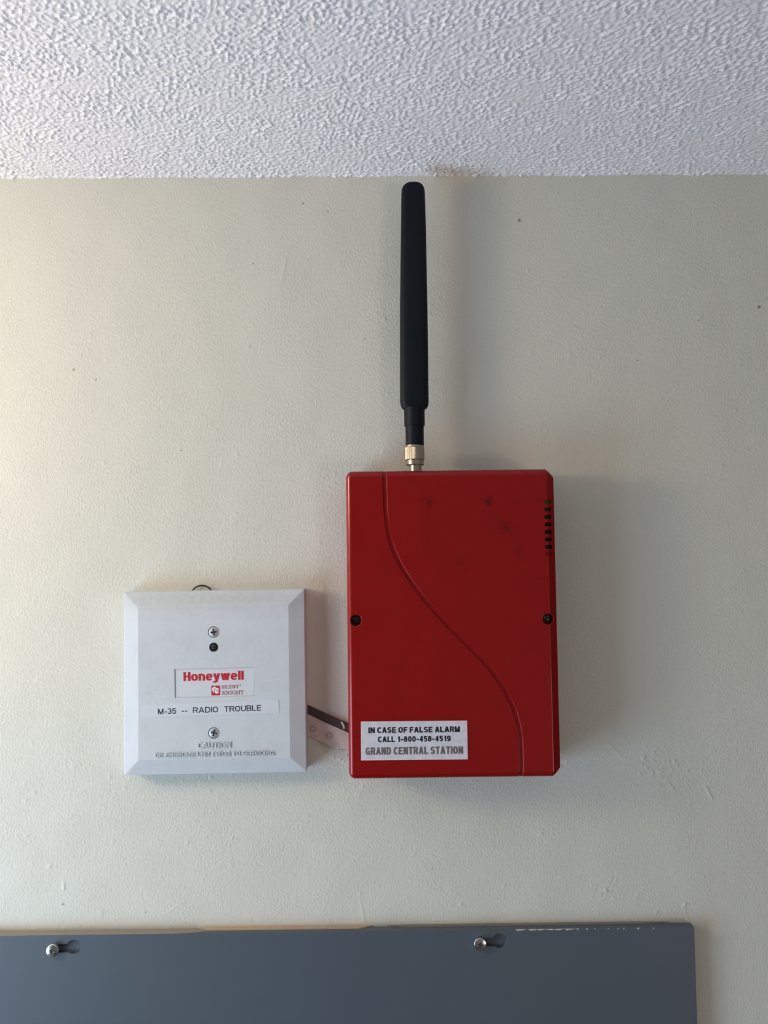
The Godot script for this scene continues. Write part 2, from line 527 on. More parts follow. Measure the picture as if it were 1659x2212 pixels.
func red_shell(slots: Array, screws: Array) -> MB:
	var mb := MB.new()
	# rows
	var ys := [0.0, 0.03, 0.12, 0.3, 0.6, 1.0, 1.5, 2.1, 2.8, 3.4, 3.9, 4.5, 5.1, 5.7]
	for k in ys.size():
		ys.append(RY1 - ys[k])
	var y := 7.0
	while y < RY1 - 6.5:
		ys.append(y)
		y += 1.15
	for s in slots:
		ys.append(s.position.y)
		ys.append(s.end.y)
	for s in screws:
		ys.append(s.y - 4.7)
		ys.append(s.y + 4.7)
	ys.sort()
	var rows := [ys[0]]
	for v in ys:
		if v - rows[-1] > 0.012:
			rows.append(v)
	# columns, as functions of the row
	var left := [0.0, 0.03, 0.12, 0.3, 0.6, 0.98, 1.6, 2.2, 2.8, 3.4, 4.0, 5.0, 6.5, 8.5, 10.38, 14, 18]
	var lips := [-3.9, -3.3, -3.1, -2.95, -2.8, -2.65, -2.5, -2.35, -2.2, -2.0, -1.2, -0.5, -0.3, -0.24, -0.17, -0.09, -0.01, 0.06, 0.12, 0.2, 0.5, 0.9]
	var right := [56.0, 57.6, 60.2, 61.4, 62.4, 63.0, 63.3, 63.5, 63.7, 63.9, 64.2, 64.8, 65.5, 66.0, 67.0, 67.8, 68.2, 68.4]
	var grid := []
	for yy in rows:
		var gx := groove_x(yy)
		var gs := (groove_x(yy + 0.3) - groove_x(yy - 0.3)) / 0.6
		var w := sqrt(1.0 + gs * gs)
		var xl := red_left(yy)
		var xr := red_right(yy)
		var xs := []
		for q in left:
			xs.append(xl + q)
		var a: float = xs[-1]
		var b: float = gx + lips[0] * w
		for k in range(1, 5):
			xs.append(lerpf(a, b, k / 5.0))
		for q in lips:
			xs.append(gx + q * w)
		a = xs[-1]
		for k in range(1, 5):
			xs.append(lerpf(a, right[0], k / 5.0))
		for q in right:
			xs.append(minf(q, xr))
		grid.append(xs)
	var nc: int = grid[0].size()
	for r in rows.size():
		for k in nc:
			mb.vert(Vector3(grid[r][k], rows[r], red_z(grid[r][k], rows[r])), red_n(grid[r][k], rows[r]))
	for r in rows.size() - 1:
		var ym: float = (rows[r] + rows[r + 1]) / 2
		for k in nc - 1:
			var xm: float = (grid[r][k] + grid[r][k + 1]) / 2
			var cut := false
			for s in slots:
				cut = cut or s.has_point(Vector2(xm, ym))
			for s in screws:
				cut = cut or (absf(xm - s.x) < 4.7 and absf(ym - s.y) < 4.7)
			if not cut:
				mb.quad(r * nc + k, r * nc + k + 1, (r + 1) * nc + k + 1, (r + 1) * nc + k)
	# slot walls
	for s in slots:
		var zb := RZ - 6.5
		var x0: float = s.position.x
		var x1: float = s.end.x
		var y0: float = s.position.y
		var y1: float = s.end.y
		var xs := [x0, RB - 0.4, RB, RB + 0.4, x1]
		for k in 4:
			for w in 2:
				var yy: float = [y0, y1][w]
				var p := [Vector3(xs[k], yy, red_z(xs[k], yy)), Vector3(xs[k + 1], yy, red_z(xs[k + 1], yy)), Vector3(xs[k + 1], yy, zb), Vector3(xs[k], yy, zb)]
				if w == 0:
					mb.fquad(p[3], p[2], p[1], p[0])
				else:
					mb.fquad(p[0], p[1], p[2], p[3])
		mb.fquad(Vector3(x0, y0, zb), Vector3(x0, y0, red_z(x0, y0)), Vector3(x0, y1, red_z(x0, y1)), Vector3(x0, y1, zb))
		mb.fquad(Vector3(x1, y0, red_z(x1, y0)), Vector3(x1, y0, zb), Vector3(x1, y1, zb), Vector3(x1, y1, red_z(x1, y1)))
	# screw wells: from the square left open to a round hole, then down
	for s in screws:
		var seg := 64
		var start := mb.v.size()
		for k in seg:
			var t := TAU * k / seg
			var e := Vector2(cos(t), sin(t))
			var ro := square_radius(t, 4.7)
			for q in 6:
				var p: Vector2 = s + e * lerpf(ro, 3.75, q / 5.0)
				var nn := red_n(p.x, p.y)
				if q == 5:
					nn = (nn + Vector3(-e.x, -e.y, 0) * 0.7).normalized()
				mb.vert(Vector3(p.x, p.y, red_z(p.x, p.y)), nn)
			var pi: Vector2 = s + e * 3.6
			mb.vert(Vector3(pi.x, pi.y, red_z(pi.x, pi.y) - 0.25), Vector3(-e.x, -e.y, 0.2).normalized())
			mb.vert(Vector3(pi.x, pi.y, RZ - 9.0), Vector3(-e.x, -e.y, 0))
		for k in seg:
			var a := start + k * 8
			var b := start + (k + 1) % seg * 8
			for q in 7:
				mb.quad(a + q + 1, a + q, b + q, b + q + 1)
			mb.ftri(mb.v[a + 7] / MM, mb.v[b + 7] / MM, Vector3(s.x, s.y, RZ - 9.0))
	# sides down to the back plate
	var rim := []
	for k in nc:
		rim.append(mb.v[k] / MM)
	for r in range(1, rows.size()):
		rim.append(mb.v[r * nc + nc - 1] / MM)
	for k in range(nc - 2, -1, -1):
		rim.append(mb.v[(rows.size() - 1) * nc + k] / MM)
	for r in range(rows.size() - 2, 0, -1):
		rim.append(mb.v[r * nc] / MM)
	for k in rim.size():
		var a: Vector3 = rim[k]
		var b: Vector3 = rim[(k + 1) % rim.size()]
		if Vector2(a.x - b.x, a.y - b.y).length() > 1e-3:
			mb.fquad(Vector3(a.x, a.y, 5), Vector3(b.x, b.y, 5), b, a)
	return mb

# ------------------------------------------------------------------ textured surfaces
func stipple_wall() -> ArrayMesh:
	# the painted wall: roller stipple, old drips and scratches as relief; specks as colour
	var st := 0.75
	var x0 := -300.0
	var y0 := -236.0
	var nx := 801
	var ny := 720
	var h := PackedFloat32Array()
	h.resize(nx * ny)
	var col := PackedColorArray()
	col.resize(nx * ny)
	col.fill(Color(1, 1, 1))
	var fa := noise(1.0, 11)
	var fb := noise(1.0, 12)
	var fc := noise(1.0, 13)
	for j in ny:
		var y := y0 + j * st
		var calm := smoothstep(306.0, 268.0, y) * 0.75 + 0.25      # smoother band brushed along the ceiling
		calm *= 0.35 + 0.65 * smoothstep(-228.0, -200.0, y)
		for i in nx:
			var x := x0 + i * st
			var a := fa.get_noise_2d(x * 0.60 + y * 0.08, y * 0.34)
			var b := fb.get_noise_2d(x * 0.75, y * 0.55)
			var m := fc.get_noise_2d(x * 0.02, y * 0.02)
			h[j * nx + i] = (WALL_RELIEF * (a + 0.45 * b) * (1.0 + 0.5 * m) + WALL_RELIEF * 0.8 * smoothstep(0.45, 0.9, a)) * calm + 0.25 * m
	var rng := RandomNumberGenerator.new()
	rng.seed = 5
	# scattered paint nibs
	for k in 260:
		_bump(h, nx, ny, st, x0, y0, rng.randf_range(-290, 290), rng.randf_range(-220, 290), rng.randf_range(0.7, 1.4), rng.randf_range(0.12, 0.4))
	# rough patches where something was torn off and painted over
	for c in [[190, -122, 14, 60], [172, -118, 8, 22], [203, -213, 4, 14], [150, -205, 10, 16], [-30, -108, 8, 26], [118, -118, 8, 14], [-126, -122, 16, 40], [88, 281, 5, 6], [206, -128, 10, 16]]:
		for k in c[3]:
			_bump(h, nx, ny, st, x0, y0, c[0] + rng.randfn(0, c[2] * 0.55), c[1] + rng.randfn(0, c[2] * 0.4), rng.randf_range(0.55, 0.9), rng.randf_range(-0.35, 0.6))
	# scratches and drips: from, to, half-width, height
	for c in [[-68, 241, -71, 224, 0.7, 0.30], [-71, 224, -72, 205, 0.6, 0.18], [220, -134, 224, -142, 0.8, 0.5], [-223, -192, -223, -198, 0.8, 0.5], [-19, -209, -17, -222, 0.7, 0.45], [150, -100, 163, -114, 0.7, 0.3], [202, -80, 203, -118, 0.5, 0.2], [203, -118, 212, -128, 0.5, 0.2], [-12, -119, -21, -140, 0.5, 0.25], [172, -205, 168, -209, 0.8, 0.3], [-53, 9, -49, 16, 0.6, 0.25], [201, -211, 205, -224, 0.7, 0.4], [-116, 85, -114, 99, 0.5, 0.22], [105, 230, 103, 238, 0.6, 0.2], [-152, -214, -140, -206, 0.6, 0.25]]:
		var a := Vector2(c[0], c[1])
		var b := Vector2(c[2], c[3])
		var steps := int(a.distance_to(b) / 0.6) + 1
		for k in steps + 1:
			var p := a.lerp(b, float(k) / steps) + Vector2(rng.randf_range(-0.2, 0.2), 0)
			_bump(h, nx, ny, st, x0, y0, p.x, p.y, c[4] * 0.78, c[5] * rng.randf_range(0.35, 0.6))
	# small dark specks
	for c in [[100, 267.5, 1.1], [-55.2, 281.7, 0.7], [-37, 276, 0.6], [269.5, 202, 1.2], [-218.8, 163.5, 0.8], [-223.5, -207.4, 0.8], [181.7, 165, 0.6], [226, 193, 0.6], [-203, 156, 0.5], [-142, 105, 0.5], [-12, 183, 0.5], [30, -186, 0.5], [-91, 238, 0.5], [33, -118, 0.6], [-166, -213, 0.6]]:
		var ci := int((c[0] - x0) / st)
		var cj := int((c[1] - y0) / st)
		for dj in range(-2, 3):
			for di in range(-2, 3):
				var g := clampf(1.25 - Vector2(di, dj).length() * st / c[2], 0, 1)
				if g > 0:
					col[(cj + dj) * nx + ci + di] = Color(1, 1, 1).lerp(Color(0.06, 0.05, 0.045), g)
	var m := _relief(h, col, nx, ny, st, x0, y0, false)
	var ring := MB.new()
	var xa := -1200.0
	var xb := 2600.0
	var yb := x0 + (nx - 1) * st
	var yt := y0 + (ny - 1) * st
	var zz := 0.0
	for q in [[xa, -DATUM * 1000, xb, y0], [xa, y0, x0, yt], [yb, y0, xb, yt], [xa, yt, xb, 340.0]]:
		ring.fquad(Vector3(q[0], q[1], zz), Vector3(q[2], q[1], zz), Vector3(q[2], q[3], zz), Vector3(q[0], q[3], zz))
	ring.box(Vector3(xa, -DATUM * 1000, -100), Vector3(xb, 340, -4))
	ring.c.resize(ring.v.size())
	ring.c.fill(Color(1, 1, 1))
	return _joined(m, ring)

func _joined(a: MB, b: MB) -> ArrayMesh:
	var o := a.v.size()
	a.v.append_array(b.v)
	a.n.append_array(b.n)
	a.c.append_array(b.c)
	for k in b.i:
		a.i.append(k + o)
	a.uv.resize(a.v.size())
	for k in a.v.size():
		a.uv[k] = Vector2(a.v[k].x * 4.6, -a.v[k].y * 2.9)
	return a.mesh()

func _bump(h: PackedFloat32Array, nx: int, ny: int, st: float, x0: float, y0: float, x: float, y: float, r: float, amp: float) -> void:
	var ci := int((x - x0) / st)
	var cj := int((y - y0) / st)
	var k := int(r * 2.5 / st) + 1
	for j in range(maxi(cj - k, 0), mini(cj + k + 1, ny)):
		for i in range(maxi(ci - k, 0), mini(ci + k + 1, nx)):
			var dx := x0 + i * st - x
			var dy := y0 + j * st - y
			h[j * nx + i] += amp * exp(-(dx * dx + dy * dy) / (r * r))

func _relief(h: PackedFloat32Array, col: PackedColorArray, nx: int, ny: int, st: float, x0: float, y0: float, overhead: bool) -> MB:
	# a height field as a mesh: standing (x, y, height) or overhead (x, -height, y)
	var mb := MB.new()
	mb.v.resize(nx * ny)
	mb.n.resize(nx * ny)
	mb.c = col
	for j in ny:
		for i in nx:
			var k := j * nx + i
			var gx := (h[k + 1 if i < nx - 1 else k] - h[k - 1 if i > 0 else k]) / (2 * st)
			var gy := (h[k + nx if j < ny - 1 else k] - h[k - nx if j > 0 else k]) / (2 * st)
			if overhead:
				mb.v[k] = Vector3(x0 + i * st, -h[k], y0 + j * st) * MM
				mb.n[k] = Vector3(-gx, -1, -gy).normalized()
			else:
				mb.v[k] = Vector3(x0 + i * st, y0 + j * st, h[k]) * MM
				mb.n[k] = Vector3(-gx, -gy, 1).normalized()
	var idx := PackedInt32Array()
	idx.resize((nx - 1) * (ny - 1) * 6)
	var w := 0
	for j in ny - 1:
		for i in nx - 1:
			var k := j * nx + i
			idx[w] = k
			idx[w + 1] = k + nx + 1
			idx[w + 2] = k + 1
			idx[w + 3] = k
			idx[w + 4] = k + nx
			idx[w + 5] = k + nx + 1
			w += 6
	mb.i = idx
	return mb

func stipple_ceiling() -> ArrayMesh:
	# hand-stippled plaster: rounded blobs and ridges, thinning to a beaded edge at the wall
	var st := 0.62
	var x0 := -345.0
	var nx := 1114
	var ny := 390
	var h := PackedFloat32Array()
	h.resize(nx * ny)
	var col := PackedColorArray()
	col.resize(nx * ny)
	var fa := noise(1.0, 31)
	var fb := noise(1.0, 32)
	var fc := noise(1.0, 33)
	for j in ny:
		var z := -0.5 + j * st
		var edge := smoothstep(3.5, 0.0, z)
		for i in nx:
			var x := x0 + i * st
			var a := fa.get_noise_2d(x * 0.27, z * 0.27)
			var b := fb.get_noise_2d(x * 0.58, z * 0.58)
			var m := fc.get_noise_2d(x * 0.012, z * 0.03)
			var k := j * nx + i
			var blob := a + 0.55 * b + 0.35 * smoothstep(0.1, 0.8, a)
			var mm := fc.get_noise_2d(x * 0.055 + 300.0, z * 0.055)
			h[k] = CEIL_RELIEF * (0.45 + blob) * clampf(1.0 + 0.45 * mm + 0.3 * m, 0.4, 1.5) + edge * (0.4 + 0.5 * m + 0.5 * smoothstep(0.1, 0.8, fb.get_noise_2d(x * 0.24 + 90, 4.0)))
			var stain := 0.16 * exp(-(pow((x - 48.0) / 22.0, 2) + pow((z - 5.0) / 7.0, 2))) * (0.6 + b)
			col[k] = Color(1, 1, 1).lerp(Color(0.50, 0.42, 0.30), clampf(stain * 2.2, 0, 1))
	var m2 := _relief(h, col, nx, ny, st, x0, -0.5, true)
	var ring := MB.new()
	var xe := x0 + (nx - 1) * st
	var ze := -0.5 + (ny - 1) * st
	for q in [[-1250.0, -10.0, x0, ze], [xe, -10.0, 2650.0, ze], [-1250.0, ze, 2650.0, 2500.0]]:
		ring.fquad(Vector3(q[0], -0.4, q[1]), Vector3(q[2], -0.4, q[1]), Vector3(q[2], -0.4, q[3]), Vector3(q[0], -0.4, q[3]))
	ring.box(Vector3(-1250, 4, -120), Vector3(2650, 120, 2520))
	ring.c.resize(ring.v.size())
	ring.c.fill(Color(1, 1, 1))
	return _joined(m2, ring)

# ------------------------------------------------------------------ look
const LAMP_Y := 130.0
const LAMP_E := 0.14
const WALL_RELIEF := 0.07
const CEIL_RELIEF := 0.42

func _ready() -> void:
	# camera: held a little below the ceiling, tipped up 2.9 degrees and rolled slightly
	var cam := Camera3D.new()
	cam.name = "camera"
	add_child(cam)
	cam.position = Vector3(0, 2.13169, 0.54)
	cam.basis = Basis(Vector3.RIGHT, deg_to_rad(2.9)) * Basis(Vector3.BACK, -0.0125)
	cam.fov = 67.32
	cam.near = 0.01
	cam.current = true
	# sky
	var we := WorldEnvironment.new()
	we.name = "world"
	var env := Environment.new()
	var sky := Sky.new()
	var sm := ProceduralSkyMaterial.new()
	sm.sky_top_color = Color(0.55, 0.68, 0.85)
	sm.sky_horizon_color = Color(0.80, 0.84, 0.88)
	sm.ground_bottom_color = Color(0.35, 0.34, 0.32)
	sm.ground_horizon_color = Color(0.62, 0.62, 0.60)
	sky.sky_material = sm
	env.background_mode = Environment.BG_SKY
	env.sky = sky
	env.tonemap_mode = Environment.TONE_MAPPER_LINEAR
	env.tonemap_exposure = 1.0
	env.sdfgi_enabled = true
	env.ssao_enabled = true
	env.ssil_enabled = true
	we.environment = env
	add_child(we)
	# cool daylight from an unseen low window, lighting the wall from the left
	var wl := AreaLight3D.new()
	wl.name = "unseen_window_daylight"
	wl.area_size = Vector2(0.44, 0.50)
	wl.light_energy = 0.735
	wl.light_color = Color(0.764, 0.885, 1.0)
	wl.area_range = 8.0
	wl.shadow_enabled = true
	add_child(wl)
	wl.position = Vector3(-0.74, 1.68, 0.40)
	wl.rotation_degrees = Vector3(0, -90, 0)

	room()
	unseen_wall_lamp()
	added_fill_light()
	red_communicator()
	antenna()
	white_plate()
	wire_ring()
	bracket()
	panel()

# ------------------------------------------------------------------ the room
func wall_with_opening(along_x: bool, a0: float, a1: float, at: float, thick: float, o0: float, o1: float, y0: float, y1: float) -> MB:
	var mb := MB.new()
	for q in [[a0, 0.0, o0, 2440.0], [o1, 0.0, a1, 2440.0], [o0, 0.0, o1, y0], [o0, y1, o1, 2440.0]]:
		var lo := Vector3(q[0], q[1], at)
		var hi := Vector3(q[2], q[3], at + thick)
		if not along_x:
			lo = Vector3(at, q[1], q[0])
			hi = Vector3(at + thick, q[3], q[2])
		mb.box(lo, hi)
	return mb

func window(called: String, label: String, w: float, h: float, at: Vector3, turn: float) -> void:
	var o := Node3D.new()
	o.name = called
	add_child(o)
	o.position = at
	o.rotation_degrees.y = turn
	o.set_meta("kind", "structure")
	o.set_meta("label", label)
	o.set_meta("category", "window")
	var fr := MB.new()
	for q in [[-w / 2, 0, -w / 2 + 45, h], [w / 2 - 45, 0, w / 2, h], [-w / 2 + 45, 0, w / 2 - 45, 45], [-w / 2 + 45, h - 45, w / 2 - 45, h]]:
		fr.box(Vector3(q[0], q[1], -35), Vector3(q[2], q[3], 25))
	part("window_frame", fr.mesh(), paint(rgb8(225, 225, 222), 0.5), o)
	var gl := paint(Color(0.95, 0.98, 1.0, 0.06), 0.03)
	gl.transparency = BaseMaterial3D.TRANSPARENCY_ALPHA
	var pn := MB.new()
	pn.box(Vector3(-w / 2 + 45, 45, -7), Vector3(w / 2 - 45, h - 45, -3))
	part("pane", pn.mesh(), gl, o)

func room() -> void:
	var wall_m := paint(rgb8(208, 209, 199), 0.55, 0.0, 0.4)
	wall_m.vertex_color_use_as_albedo = true
	var fine := NoiseTexture2D.new()
	fine.width = 1024
	fine.height = 1024
	fine.seamless = true
	fine.noise = noise(0.13, 17, 2)
	wall_m.heightmap_enabled = true
	wall_m.heightmap_texture = fine
	wall_m.heightmap_scale = 0.015
	var w := struct("wall_back", stipple_wall(), wall_m, "beige painted wall with fine roller stipple behind the red box", "wall")
	w.position.y = DATUM
	var ceil_m := paint(rgb8(240, 237, 241), 0.8, 0.0, 0.3)
	ceil_m.vertex_color_use_as_albedo = true
	var c := struct("ceiling", stipple_ceiling(), ceil_m, "white ceiling with coarse stippled plaster texture above the wall", "ceiling")
	c.position = Vector3(0, TOP + 0.0012, 0)
	c.rotation_degrees.z = -0.43
	var side := paint(rgb8(214, 210, 197), 0.7)
	struct("wall_left", wall_with_opening(false, -100, 2500, -850, 100, 120, 680, 1370, 1990).mesh(), side, "beige side wall out of view with the unseen low window, left of the red box", "wall")
	var fr := MB.new()
	fr.box(Vector3(-900, 0, 2400), Vector3(2600, 2440, 2500))
	struct("wall_front", fr.mesh(), side, "beige wall with the added square fill panel, behind the viewer", "wall")
	var r := MB.new()
	r.box(Vector3(2500, 0, -100), Vector3(2600, 2440, 2500))
	struct("unseen_wall_right", r.mesh(), paint(rgb8(120, 108, 98), 0.7), "dark taupe side wall out of view, far right, darkening the reflection in the red box bevel", "wall")  # out of view; set far and dark to deepen the bevel's reflection
	var f := MB.new()
	f.box(Vector3(-1200, -100, -100), Vector3(2600, 0, 2500))
	struct("floor", f.mesh(), paint(rgb8(140, 134, 126), 0.7), "grey brown floor below the grey panel", "floor")
	window("window_1", "unseen low white framed window in the left side wall, lighting from the left", 560, 620, Vector3(-0.80, 1.37, 0.40), 90)  # window out of view, placed to light the wall from the left

func added_fill_light() -> void:
	# warm fill light added behind the viewer, shaped as a square panel
	var t := thing("added_fill_panel", "square warm glowing fill panel added on the wall behind the viewer", "lamp", Vector3(1550, -850, 2400))
	var fr := MB.new()
	for q in [[-320, -320, -290, 320], [290, -320, 320, 320], [-290, -320, 290, -290], [-290, 290, 290, 320]]:
		fr.box(Vector3(q[0], q[1], -40), Vector3(q[2], q[3], 0))
	part("frame", fr.mesh(), paint(rgb8(225, 225, 222), 0.5), t)
	var glow := paint(rgb8(250, 240, 225), 0.5)
	glow.emission_enabled = true
	glow.emission = Color(1.0, 0.92, 0.85)
	glow.emission_energy_multiplier = 0.5
	var df := MB.new()
	df.box(Vector3(-290, -290, -30), Vector3(290, 290, -20))
	part("diffuser", df.mesh(), glow, t)
	var l := AreaLight3D.new()
	l.name = "unseen_light"
	l.area_size = Vector2(0.56, 0.56)
	l.light_energy = 0.93
	l.light_color = Color(1.0, 0.937, 0.9)
	l.area_range = 8.0
	l.shadow_enabled = true
	t.add_child(l)
	l.position = Vector3(0, 0, -0.05)

func unseen_wall_lamp() -> void:
	# round bulkhead lamp out of view, placed to warm the upper left
	var t := thing("unseen_wall_lamp", "unseen round white bulkhead lamp high on the left side wall, lighting the upper left", "lamp", Vector3(-750, LAMP_Y, 280))
	var base := lathe([Vector2(0, 0), Vector2(88, 0), Vector2(90, 4), Vector2(90, 22), Vector2(78, 26)], 48)
	var b := part("base", base.mesh(), paint(rgb8(215, 214, 210), 0.5), t)
	b.rotation_degrees.y = 90
	var glow := paint(rgb8(250, 240, 225), 0.4)
	glow.emission_enabled = true
	glow.emission = rgb8(255, 240, 215)
	glow.emission_energy_multiplier = 0.8
	var dome := []
	for k in 12:
		var a := PI / 2 * k / 11.0
		dome.append(Vector2(77.5 * cos(a) + 0.01, 24 + 46 * sin(a)))
	var d := part("diffuser", lathe(dome, 48).mesh(), glow, t)
	d.rotation_degrees.y = 90
	var l := OmniLight3D.new()
	l.name = "unseen_light"
	l.light_energy = LAMP_E
	l.light_color = Color(1.0, 0.924, 0.835)
	l.light_size = 0.06
	l.omni_range = 8.0
	l.omni_attenuation = 2.0
	l.shadow_enabled = true
	t.add_child(l)
	l.position = Vector3(0.14, 0, 0)

# ------------------------------------------------------------------ red communicator
func red_communicator() -> void:
	make_groove()
	var t := thing("alarm_communicator", "tall red plastic alarm box with an S-shaped groove under the black antenna", "alarm box", Vector3(43.9, -115.7, 0))
	var red := paint(rgb8(138, 8, 12), 0.2, 0.0, 0.46)
	_stain(red, [[-14.5, 180, 2.6, 2.4, 0.5], [-15.5, 172, 1.4, 7, 0.22], [-16, 158, 1.2, 8, 0.16], [23.5, 180, 3.2, 2.2, 0.55], [25, 177.5, 2, 2, 0.35], [36, 162, 5, 4, 0.3], [31, 166, 2.5, 2.5, 0.18], [44, 180, 4, 1.6, 0.16], [55, 181, 3, 2, 0.2], [44, 148, 3, 3, 0.2], [5, 140, 6, 4, 0.12], [57, 129, 3, 1.4, 0.16], [-4, 135, 2, 5, 0.12]], Color(0.55, 0.62, 0.62), 21)
	var slots := []
	for k in 8:
		slots.append(Rect2(61.05 + 0.02 * k, 176.9 - 4.9 * k, 4.95, 2.45))
	var screws := [Vector2(-63.1, 102.4), Vector2(62.3, 101.7)]
	part("cover", red_shell(slots, screws).mesh(), red, t)
	var bp := rect_poly(134, 196, 3)
	part("back_plate", prism(bp, 0, 6).mesh(), paint(rgb8(120, 16, 18), 0.5), t, Vector3(0, 100, 0))
	var dark := paint(rgb8(24, 18, 18), 0.35)
	for k in 8:
		var led := MB.new()
		led.box(Vector3(60.5, 0, 29.2), Vector3(66.6, 2.3, 30.4))
		for s in [0.75, 1.55]:
			led.box(Vector3(63.2, s - 0.28, 30.4), Vector3(65.4, s + 0.28, 31.0))
		var m := dark
		var label := ""
		if k == 0 or k == 1:
			m = paint(rgb8(30, 80, 20), 0.3)
			m.emission_enabled = true
			m.emission = rgb8(40, 150, 20)
			m.emission_energy_multiplier = 0.05 if k == 0 else 0.012
			label = "lit green lamp" if k == 0 else "dim green lamp"
		elif k == 7:
			m = paint(rgb8(120, 10, 25), 0.3)
			m.emission_enabled = true
			m.emission = rgb8(200, 10, 40)
			m.emission_energy_multiplier = 0.10
			label = "lit red lamp"
		part("led_light", led.mesh(), m, t, Vector3(0, 177.0 - 4.9 * k, 0), label)
	var sm := paint(rgb8(96, 90, 90), 0.3, 0.9)
	for s in screws:
		screw(t, Vector3(s.x, s.y, RZ - 6.6), sm, 3.0, 1.4, 0.7, "cross", 1.6, 0.9, paint(rgb8(12, 10, 10), 0.6))
	# the paper sticker and its three lines of print
	var st := part("label_sticker", prism(PackedVector2Array([Vector2(-60.7, 12.5), Vector2(8.15, 12.35), Vector2(8.15, 37.0), Vector2(-60.6, 37.35)]), RZ - 0.02, RZ + 0.12).mesh(), _sticker(), t)
	var ink := paint(rgb8(18, 18, 26), 0.6)
	var z := RZ + 0.12
	part("lettering", strokes_in("IN CASE OF FALSE ALARM", -55.8, 29.85, 3.4, 3.65, 0.98, 0.78, 0.34, 1.45, z, 0.04), ink, st)
	part("lettering", strokes_in("CALL 1-800-458-4519", -49.7, 24.0, -2.7, 3.6, 0.90, 0.74, 0.36, 1.5, z, 0.04), ink, st)
	part("lettering", strokes_in("GRAND CENTRAL STATION", -57.8, 16.0, 5.3, 4.75, 1.14, 0.92, 0.36, 1.5, z, 0.04), paint(rgb8(104, 96, 98), 0.6), st)

func _sticker() -> StandardMaterial3D:
	var m := paint(Color.WHITE, 0.5)
	mottle(m, rgb8(202, 204, 213), rgb8(212, 214, 222), 0.02, 14.0, 3)
	return m

# ------------------------------------------------------------------ antenna
func antenna() -> void:
	var t := thing("antenna", "black flat paddle antenna standing upright on the red box", "antenna", Vector3(21.6, 84.4, 19))
	var rub := paint(rgb8(12, 18, 26), 0.5, 0.0, 0.3)
	var nickel := paint(rgb8(172, 164, 150), 0.3, 1.0)
	# paddle: lens-shaped sections up its length (height, left, right, half thickness)
	var secs := [[43.2, -6.9, 7.0, 5.0], [44.2, -8.3, 8.6, 5.4], [46.0, -9.2, 9.6, 5.5], [49.0, -9.6, 9.9, 5.5], [60, -9.55, 9.9, 5.4], [85, -9.25, 10.0, 5.2], [111, -8.9, 10.05, 5.0], [140, -8.2, 10.0, 4.8], [170, -7.5, 9.85, 4.6], [190, -7.0, 9.6, 4.5], [194.5, -6.85, 9.5, 4.4], [196.6, -6.6, 9.3, 4.3], [198.2, -6.15, 8.9, 4.1], [199.4, -5.5, 8.3, 3.9], [200.3, -4.7, 7.6, 3.6], [201.0, -3.7, 6.7, 3.2], [201.5, -2.5, 5.5, 2.7], [201.8, -1.0, 4.0, 2.0], [201.95, 0.6, 2.3, 1.2]]
	var rings := []
	for s in secs:
		var ring := []
		for k in 40:
			var u := TAU * k / 40
			var cx := cos(u)
			var sx := sin(u)
			var x := signf(cx) * pow(absf(cx), 0.62)
			var zz := signf(sx) * pow(absf(sx), 0.8)
			ring.append(Vector3((s[1] + s[2]) / 2 + x * (s[2] - s[1]) / 2, s[0], -zz * s[3]))
		rings.append(ring)
	part("paddle", loft(rings).mesh(), rub, t)
	part("neck", lathe([Vector2(6.0, 32.0), Vector2(7.0, 32.2), Vector2(7.05, 44.5)], 48, true).mesh(), rub, t)
	part("stem", lathe([Vector2(6.2, 18.6), Vector2(6.25, 33.0)], 48, true).mesh(), rub, t)
	part("knurled_nut", lathe([Vector2(5.0, 8.6), Vector2(6.3, 8.6), Vector2(6.65, 9.0), Vector2(6.65, 17.2), Vector2(6.3, 17.6), Vector2(6.2, 18.7), Vector2(5.4, 19.0)], 336, true, 56, 0.16, 9.0, 17.2).mesh(), nickel, t, Vector3(-0.3, 0, 0))
	part("collar", lathe([Vector2(4, 5.1), Vector2(5.8, 5.2), Vector2(6.05, 5.5), Vector2(6.05, 8.7)], 48, true).mesh(), nickel, t)
	part("connector", lathe([Vector2(4.2, -4.0), Vector2(4.2, 5.3)], 40, true).mesh(), nickel, t, Vector3(0.4, 0, 0))

